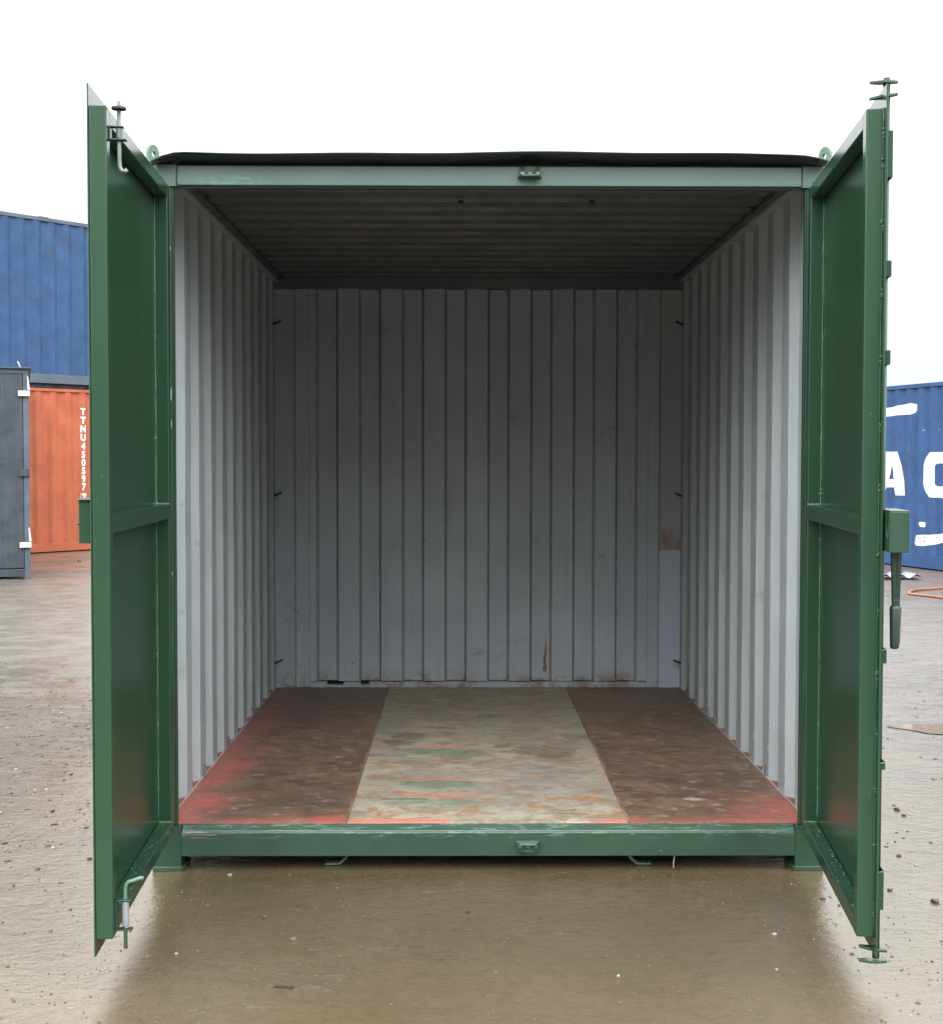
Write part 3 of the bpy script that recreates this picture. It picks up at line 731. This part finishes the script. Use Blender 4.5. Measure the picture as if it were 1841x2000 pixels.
# spring bolts on the left door's inner side
def flange(bm, u0, u1, n0, n1, z, th=.004, out=0.):
    box(bm, u0, u1, n0, n1, z, z+th)
ub, nb_ = 1.086, .076
b1 = obj('top_bolt', tube(B(), [(ub, nb_, 2.535), (ub, nb_, 2.37), (ub, nb_+.001, 2.352), (ub, nb_+.006, 2.342), (ub, nb_+.016, 2.340), (ub, nb_+.022, 2.345)], .0058, 12), M['rod'], DL, smooth=True)
bm = B(); tube(bm, [(ub, nb_, 2.512), (ub, nb_, 2.518)], .021, 20); obj('washer', bm, M['black'], b1)
bm = B(); box(bm, ub-.013, ub+.013, t+.0005, t+.0045, 2.425, 2.465); box(bm, ub-.013, ub+.013, t+.0045, nb_+.021, 2.425, 2.429); box(bm, ub-.011, ub+.011, t+.0045, nb_+.013, 2.4612, 2.465)
obj('bolt_bracket', bm, M['green_worn'], b1, bev=.001)
bm = B(); pts = []
for i in range(90): a = i/9*2*math.pi; pts.append((ub+.0078*math.cos(a), nb_+.0078*math.sin(a), 2.431+.028*i/90))
tube(bm, pts, .0015, 6); obj('spring', bm, M['spring'], b1, smooth=True)
b2 = obj('bottom_bolt', tube(B(), [(ub, nb_, .122), (ub, nb_, .295), (ub, nb_+.002, .307), (ub, nb_+.010, .316), (ub, nb_+.024, .319), (ub, nb_+.040, .325), (ub, nb_+.052, .326)], .0058, 12), M['green_light'], DL, smooth=True)
bm = B(); box(bm, ub-.013, ub+.013, t+.0005, t+.0045, .185, .262); box(bm, ub-.013, ub+.013, t+.0045, nb_+.018, .262, .266); box(bm, ub-.013, ub+.013, t+.0045, nb_+.020, .176, .180)
obj('bolt_bracket', bm, M['green_worn'], b2, bev=.001)
bm = B(); pts = []
for i in range(170): a = i/9*2*math.pi; pts.append((ub+.0088*math.cos(a), nb_+.0088*math.sin(a), .184+.076*(i/170)**.9))
tube(bm, pts, .0019, 6); obj('spring', bm, M['spring'], b2, smooth=True)
# left outer lock shroud
bm = B()
box(bm, .98, 1.10, -.0055, -.043, 1.290, 1.412); box(bm, .97, 1.11, -.0055, -.048, 1.412, 1.417); box(bm, .975, 1.105, -.0435, -.048, 1.342, 1.348)
obj('lock_shroud', bm, M['green'], DL, bev=.002)
# rusty rim stains at left door edge
bm = B(); weld(bm, ((1.1285, -.003, .14), (1.1285, -.003, 2.55)), .0014, [random.random() for _ in range(16)], .002); obj('edge_burr', bm, M['green_worn'], DL)

DR, bx, s, e, t = door(1, 1.1996, -.0632, .1096, 1.1476, .030, 'right door of the container, carrying the locking bar and handle')
def Y(n): return s*n
ubr = 1.062
lb = obj('locking_bar', tube(B(), [(ubr, Y(-.0165), .085), (ubr, Y(-.0165), 2.612)], .0105, 16), M['green'], DR, smooth=True)
for z in (2.600, 2.560, .112, .076):
    up_ = z > 1; tilt = .0 if z in (2.600, .076) else .006
    bm = B()
    P = [(-.040, -.006), (-.028, -.011), (-.010, -.016), (.010, -.016), (.028, -.010), (.040, -.005), (.040, .005), (.028, .010), (.010, .016), (-.010, .016), (-.028, .011), (-.040, .006)]
    prism(bm, [(ubr+v*.9, Y(-.008+u_)) for u_, v in P], 'z', z-.004, z+.004)
    for q in bm.verts: q.co.z += tilt*((q.co.y*s+.008)/.04)*(1 if up_ else -1)*-1
    obj('cam', bm, M['green_worn'], lb, bev=.0015)
for z0, z1 in ((2.325, 2.455), (2.048, 2.092), (.645, .665), (.24, .35), (1.80, 1.84), (.95, .99)):
    bm = B(); box(bm, ubr-.035, ubr+.035, Y(-.0275), Y(-.0300), z0, z1); box(bm, ubr-.05, ubr-.035, Y(-.0055), Y(-.0275), z0, z1); box(bm, ubr+.035, ubr+.046, Y(-.0055), Y(-.0275), z0, z1)
    for zz in (z0+.012, z1-.012):
        tube(bm, [(ubr, Y(-.0300), zz), (ubr, Y(-.0335), zz)], .006, 8)
    obj('bar_guide', bm, M['green'], DR, bev=.0015)
# lock box sticking out past the free edge, with a padlock hole in its inner side
bx_ = B(); u0, u1, n0, n1, a, b = 1.02, 1.205, -.0115, -.066, 1.273, 1.386
box(bx_, u0, u1, Y(n1), Y(n1+.004), a, b); box(bx_, u1-.004, u1, Y(n1+.0042), Y(n0-.0042), a, b); box(bx_, u0, u1, Y(n1), Y(n0), b, b+.004)
# inner side plate with an oval hole
hole = [(1.176+.0135*math.cos(2*math.pi*i/20), 1.335+.024*math.sin(2*math.pi*i/20)) for i in range(20)]
rect = [(u0, a), (u1, a), (u1, b), (u0, b)]; V = []
for nn in (n0, n0-.004):
    ov = [bx_.verts.new((q[0], Y(nn), q[1])) for q in rect]; hv = [bx_.verts.new((q[0], Y(nn), q[1])) for q in hole]
    bmesh.ops.triangle_fill(bx_, edges=[bx_.edges.new((ov[i], ov[(i+1) % 4])) for i in range(4)]+[bx_.edges.new((hv[i], hv[(i+1) % 20])) for i in range(20)], use_beauty=True)
    V.append((ov, hv))
for g in (0, 1):
    A_, B_ = V[0][g], V[1][g]
    for i in range(len(A_)): bx_.faces.new((A_[i], A_[(i+1) % len(A_)], B_[(i+1) % len(A_)], B_[i]))
obj('lock_box', bx_, M['green_worn'], DR, bev=.0015)
# hanging handle: forked arm then a ribbed rubber grip
hu = 1.115
bm = B()
for nn in (-.034, -.064):
    dn = -.013 if nn > -.05 else .013
    prism(bm, [(Y(nn), 1.30), (Y(nn+dn), 1.30), (Y(-.049+(.0005 if dn > 0 else -.0005)-dn*0), 1.118), (Y(-.049-dn*.7), 1.118)], 'x', hu-.012, hu+.012)
prism(bm, [(Y(-.056), 1.135), (Y(-.042), 1.135), (Y(-.042), 1.105), (Y(-.056), 1.105)], 'x', hu-.013, hu+.013)
hd = obj('handle', bm, paint('dark_green_handle_paint', (.010, .024, .016), .35, .3, chips=.25, chipc=(.16, .2, .17)), DR, bev=.001)
bm = B(); tube(bm, [(hu, Y(-.049), 1.118), (hu, Y(-.049), 1.112), (hu, Y(-.048), 1.013), (hu, Y(-.047), .998), (hu, Y(-.047), .994)], [.0135, .0165, .0135, .0125, .008], 12)
for q in bm.verts: q.co.y = q.co.y if abs(q.co.y) < 9 else q.co.y
obj('grip', bm, paint('dark_green_rubber', (.010, .024, .020), .5, .3), hd, smooth=True)
bm = B()
for i in range(14): z = 1.010 + i*.0072; tube(bm, [(hu, Y(-.0485), z), (hu, Y(-.0485), z+.002)], .0152+.002*i/14, 12)
obj('grip_rib', bm, bpy.data.materials['dark_green_rubber'], hd)

# ------------------------------------------------------------------ background containers
def bg_profile(x0, x1, depth=.036): return corr(x0, x1, x0+.06, .278, .072, .068, .070, 0.006, depth)
def container(label, loc, rot, L_, W_, H_, mt, rail_mt, x_extra=0, posts=True, topz=.06, botz=.155, group=None, corner_mt=None, lowz=.02):
    c = thing('shipping_container', label, 'container', loc, rot, group)
    prof = bg_profile(.10, L_-.10)
    bm = B(); sheet(bm, prof, .003, botz, H_-topz, jitter=.003); wall = obj('side_wall', bm, [mt, mt], c)
    bm = B(); box(bm, .08, L_-.08, .10, W_-.10, .0, H_-.08); obj('inner_shell', bm, M['black'], c)  # core blackened so the gap below the stacked container reads as shade
    bm = B(); sheet(bm, [(s_, W_-d-.003) for s_, d in prof], .003, botz, H_-topz); obj('side_wall', bm, [mt, mt], c)
    for x0 in (.0, L_-.012):
        bm = B(); sheet(bm, [(q, x0+(d if x0 == 0 else -d+.006)) for q, d in bg_profile(.1, W_-.1)], .003, botz, H_-topz, along='y'); obj('end_wall', bm, [mt, mt], c)
    for y0, y1 in ((-.004, .06), (W_-.06, W_+.004)):
        bm = B(); box(bm, .101, L_-.101, y0, y1, H_-topz, H_-.012); obj('top_rail', bm, rail_mt, c, bev=.004)
        bm = B(); box(bm, .101, L_-.101, y0, y1, lowz, botz); obj('bottom_rail', bm, rail_mt, c, bev=.004)
        for x0 in (0, L_-.10):
            bm = B(); box(bm, x0, x0+.10, y0-.003, y1+.003, .12, H_-.12); obj('corner_post', bm, corner_mt or rail_mt, c, bev=.005)
            for z in (0.005, H_-.12):
                bm = B(); box(bm, x0-.004, x0+.15, y0-.008, y1+.06, z+.0005, z+.1195)
                obj('corner_casting', bm, corner_mt or rail_mt, c, bev=.008)
    # roof with shallow cross ribs
    bm = B(); pr = corr(.02, L_-.02, .05, .209, .07, .015, .10, 0, .018)
    F = [[bm.verts.new((s_, y, H_-.03+d)) for s_, d in pr] for y in (.03, W_-.03)]
    for i in range(len(pr)-1): bm.faces.new((F[0][i], F[0][i+1], F[1][i+1], F[1][i]))
    o = obj('roof', bm, mt, c); md = o.modifiers.new('t', 'SOLIDIFY'); md.thickness = .004
    return c, wall, prof
def prof_at(prof, x):
    if x <= prof[0][0]: return prof[0][1]
    for (x0, y0), (x1, y1) in zip(prof, prof[1:]):
        if x0 <= x <= x1: return y0+(y1-y0)*(x-x0)/max(1e-9, x1-x0)
    return prof[-1][1]
def decal(name, bm, prof, parent, off=.004, mt=None):
    """bm holds flat faces in the x-z plane; cut at the folds of the corrugation and press onto it"""
    bmesh.ops.triangulate(bm, faces=bm.faces)
    for x, d in prof:
        geom = list(bm.verts)+list(bm.edges)+list(bm.faces)
        bmesh.ops.bisect_plane(bm, geom=geom, plane_co=(x, 0, 0), plane_no=(1, 0, 0), dist=1e-6)
    for v in bm.verts: v.co.y = prof_at(prof, v.co.x)-off
    return obj(name, bm, mt or M['white'], parent)
# left: orange container, blue one stacked on it
dx_, dy_ = .667, .745
rot = math.atan2(dy_, dx_); LEN = 6.06
endx, endy = -6.419+dx_*.28, 18.017+dy_*.28
loc = (endx-dx_*LEN, endy-dy_*LEN, 0)
CO, wo, pf = container('orange container standing on the ground under a blue one, white vertical number', loc, rot, LEN, 2.44, 2.72, M['orange'], M['orange'])
def glyph(ch, size, bold=.012):
    cu = bpy.data.curves.new('g', 'FONT'); cu.body = ch; cu.size = size; cu.align_x = 'CENTER'; cu.align_y = 'BOTTOM_BASELINE'; cu.offset = bold
    ob = bpy.data.objects.new('g', cu); COL.objects.link(ob); bpy.context.view_layer.update()
    me = bpy.data.meshes.new_from_object(ob.evaluated_get(bpy.context.evaluated_depsgraph_get()))
    bpy.data.objects.remove(ob); bm = B(); bm.from_mesh(me); bpy.data.meshes.remove(me)
    for v in bm.verts: v.co = Vector((v.co.x, 0, v.co.y))
    return bm
chars = [('T', 809), ('T', 825), ('N', 841), ('U', 857), ('4', 873), ('5', 889), ('0', 904), ('5', 919), ('9', 934), ('7', 949), ('7', 969)]
sx0 = LEN-.28-.025   # distance along the side at the photo's x = 166
for ch, py in chars:
    g = glyph(ch, .155, .007); z = 1.5253 - (py+6-900)*24.0/2663.87
    for v in g.verts: v.co.x = v.co.x*.95 + sx0; v.co.z += z
    decal('lettering', g, pf, wo)
bm = B()
for a in ((0, 1), (1, 0)): pass
bm = B()   # frame round the check digit
z = 1.5253-(969+9-900)*24.0/2663.87
for x0, x1, za, zb in ((-.055, -.047, 0, .15), (.047, .055, 0, .15), (-.0465, .0465, 0, .008), (-.0465, .0465, .142, .15)):
    vs = [bm.verts.new((sx0+x, 0, z+q)) for x, q in ((x0, za), (x1, za), (x1, zb), (x0, zb))]; bm.faces.new(vs)
decal('lettering_frame', bm, pf, wo)
CB, wb_, pf2 = container('weathered blue container stacked on top of the orange one', (loc[0], loc[1], 2.722), rot, LEN, 2.44, 2.783, M['blue'], M['blue_dark'], lowz=.070, botz=.218, topz=.075)
bm = B(); box(bm, LEN-.28-.80, LEN-.28-.62, .02, .12, 2.745, 2.79); obj('roof_fitting', bm, M['blue_dark'], CB, bev=.01)
# left edge: slate container with door end toward us
bx0 = (-5.707+.953*.02, 12.526+.305*.02)
gl = 2.44
CG = thing('shipping_container', 'slate grey container at the left edge showing its door end with pale hinge tabs', 'container', (bx0[0]-.953*(gl-.06), bx0[1]-.305*(gl-.06), 0), math.atan2(.305, .953))
bm = B(); box(bm, .03, gl-.03, .05, 5.9, .13, 2.66); obj('body', bm, M['slate'], CG, bev=.01)
bm = B(); box(bm, .03, gl/2-.004, .01, .048, .14, 2.64); d1 = obj('door_leaf', bm, M['slate'], CG, bev=.004)
bm = B(); box(bm, gl/2+.004, gl-.075, .01, .048, .14, 2.64); d2 = obj('door_leaf', bm, M['slate'], CG, bev=.004)
bm = B(); box(bm, .08, gl-.072, .0, .06, .03, .128); obj('sill', bm, M['slate'], CG, bev=.004)
for x0, x1 in ((0, .078), (gl-.070, gl)):
    bm = B(); box(bm, x0, x1, .002, .10, .0, 2.69); obj('corner_post', bm, M['blue_dark'], CG, bev=.006)
bm = B(); box(bm, -.01, gl+.03, -.05, 5.9, 2.70, 2.715); obj('roof', bm, M['blue_dark'], CG)
bm = B(); box(bm, .0, gl, .0, .10, 2.64, 2.699); obj('header', bm, M['blue_dark'], CG)
for z in (2.34, .40, 1.37):
    bm = B()
    if z != 1.37:
        box(bm, gl-.13, gl+.015, -.040, -.002, z+.005, z+.075); hg = obj('hinge_tab', bm, M['tab'], CG, bev=.004)
        bm = B(); prism(bm, [(gl-.015, z+.087), (gl+.018, z+.087), (gl-.005, z+.26), (gl-.02, z+.26)], 'y', -.02, -.010); obj('gusset', bm, M['tab'], hg)
        bm = B(); prism(bm, [(gl-.16, z+.087), (0, z+.087), (0, z+.09), (gl-.16, z+.09)], 'y', -.004, -.002)
        bm.free()
    else:
        box(bm, gl-.12, gl+.005, -.03, -.001, z-.05, z+.05); obj('hinge', bm, M['slate'], CG, bev=.004)
bm = B(); tube(bm, [(gl-.10, 0, 2.715), (gl-.13, 0, 2.79)], .008, 8); obj('roof_pin', bm, M['tab'], CG)
for x in (.35, .85, 1.45):
    bm = B(); tube(bm, [(x, -.02, .15), (x, -.02, 2.62)], .017, 10); obj('locking_bar', bm, M['slate'], CG, smooth=True)
# right: blue container with white lettering, seen obliquely
dx_, dy_ = .287, -.958
rot = math.atan2(dy_, dx_); back = .75
loc = (6.246-dx_*back, 14.871-dy_*back, 0)
CR, wr, pf3 = container('faded blue container behind the right door with big white painted letters', loc, rot, 6.06, 2.44, 2.645, M['blue_r'], M['blue_r'], botz=.20, topz=.07)
def S_of(u, v):      # photo point to (distance along side, height) on this wall; used only to measure the lettering
    x, y, z = (u-920.5)/2663.87, 1., -(v-1000)/2663.87
    c, s_ = math.cos(pit), math.sin(pit); y, z = y*c+z*s_, -y*s_+z*c
    c, s_ = math.cos(yaw), math.sin(yaw); x, y = x*c+y*s_, -x*s_+y*c
    nx_, ny_ = -dy_, dx_
    k = ((loc[0]+.1079)*nx_ + (loc[1]+5.0222)*ny_)/(x*nx_+y*ny_)
    X, Yy = -.1079+x*k, -5.0222+y*k
    return ((X-loc[0])*dx_+(Yy-loc[1])*dy_, 1.5253+z*k)
def poly(pts):
    bm = B(); bm.faces.new([bm.verts.new((a, 0, b)) for a, b in pts]); return bm
decal('painted_swoosh', poly([S_of(*q) for q in ((1700, 800), (1733, 795), (1760, 789), (1776, 786.5), (1784, 788), (1787.5, 792), (1786.5, 799), (1782, 805), (1775, 808.5), (1755, 809.5), (1733, 812), (1700, 818))]), pf3, wr)
low = [(1781.5, 1060), (1782, 1055), (1785, 1048), (1789, 1044), (1800, 1043.5), (1815, 1043.3), (1841, 1041), (1875, 1035), (1876, 1052), (1841, 1058.5), (1817, 1063.3), (1800, 1065), (1788, 1064.5), (1783, 1062.5)]
decal('painted_swoosh', poly([S_of(*q) for q in low]), pf3, wr)
sA, zA = S_of(1751, 881); sB, zB = S_of(1766, 967); zc1 = S_of(1745, 935)[1]; zc0 = S_of(1745, 951)[1]
mid = sA-.17; ha = sB-mid; wleg = .235
def Apoly():
    bm = B()
    L_ = lambda pts: bm.faces.new([bm.verts.new((a, 0, b)) for a, b in pts])
    L_([(mid+.0, zA), (mid+.17, zA), (mid+ha, zB), (mid+ha-wleg, zB), (mid+.0, zA-.20)])
    L_([(mid-.17, zA), (mid-.0005, zA), (mid-.0005, zA-.20), (mid-ha+wleg, zB), (mid-ha, zB)])
    f = (zc1-zB)/(zA-.2-zB); g = (zc0-zB)/(zA-.2-zB); iw = ha-wleg
    L_([(mid-iw*(1-g)-.02, zc0), (mid+iw*(1-g)+.02, zc0), (mid+iw*(1-f)+.02, zc1), (mid-iw*(1-f)-.02, zc1)])
    return bm
decal('painted_letter', Apoly(), pf3, wr)
# O, a rounded rectangle ring
s0, zt_ = S_of(1800, 882); zb_ = S_of(1806, 970)[1]; si = S_of(1822, 925)[0]; zi1 = S_of(1841, 904)[1]; zi0 = S_of(1841, 949)[1]
def rr(x0, x1, z0, z1, r, n=8):
    P = []
    for cx_, cz_, a0 in ((x1-r, z1-r, 0), (x0+r, z1-r, 90), (x0+r, z0+r, 180), (x1-r, z0+r, 270)):
        for i in range(n+1): a = R(a0+90*i/n); P.append((cx_+r*math.cos(a), cz_+r*math.sin(a)))
    return P
wO = .78; bm = B()
Oo = rr(s0, s0+wO, zb_, zt_, .20); Oi = rr(si, s0+wO-(si-s0), zi0, zi1, .05)
vo = [bm.verts.new((a, 0, b)) for a, b in Oo]; vi = [bm.verts.new((a, 0, b)) for a, b in Oi]
for i in range(len(vo)): j = (i+1) % len(vo); bm.faces.new((vo[i], vo[j], vi[j], vi[i]))
decal('painted_letter', bm, pf3, wr)
decal('painted_mark', poly([S_of(*q) for q in ((1792, 1020), (1795, 1018), (1802, 1019), (1803, 1024), (1801, 1029), (1795, 1027.5))]), pf3, wr)
RU = paint('orange_rust', (.24, .13, .08), .8, .5)
for (u, v) in ((1793, 1050), (1801, 1049), (1800, 1056), (1824, 1048), (1832, 1049), (1830, 1055), (1790, 1055), (1773, 875), (1800, 839), (1829, 838)):
    s_, z_ = S_of(u, v); n = 9
    decal('rust_spot', poly([(s_+.028*random.uniform(.15, 1)*math.cos(6.283*i/n), z_+.020*random.uniform(.15, 1.)*math.sin(6.283*i/n)) for i in range(n)]), pf3, wr, off=.0055, mt=RU)
# scrap sheet and cable on the ground in front of it
bm = B(); prof = [(i*.04, .012+.028*math.sin(i*.04/.20*2*math.pi)) for i in range(19)]
F = [[bm.verts.new((s_, y, z+.05)) for s_, z in prof] for y in (0, .42)]
for i in range(18): bm.faces.new((F[0][i], F[0][i+1], F[1][i+1], F[1][i]))
o = obj('scrap_sheet', bm, M['scrap'], smooth=True); md = o.modifiers.new('t', 'SOLIDIFY'); md.thickness = .004
o.location = (5.12, 12.46, -.01); tag(o, 'pale blue wavy scrap sheet lying on the ground before the right blue container', 'sheet metal')
pp = [(1960, 1146), (1900, 1146), (1841, 1149.5), (1812, 1151.5), (1792, 1153), (1780, 1155.5), (1774.5, 1158.5), (1776, 1161), (1790, 1163), (1815, 1165.5), (1841, 1169), (1900, 1176), (1960, 1188)]
P3 = [Vector((*px_ground(u, v), .016)) for u, v in pp]
fine = []
for i in range(len(P3)-1):
    p0, p1, p2, p3 = P3[max(i-1, 0)], P3[i], P3[i+1], P3[min(i+2, len(P3)-1)]
    for k_ in range(6):
        q = k_/6; fine.append(.5*((2*p1)+(-p0+p2)*q+(2*p0-5*p1+4*p2-p3)*q*q+(-p0+3*p1-3*p2+p3)*q**3))
fine.append(P3[-1])
o = obj('cable', tube(B(), fine, .015, 8), M['hose'], smooth=True); tag(o, 'orange cable looped on the wet ground at the right edge', 'cable')
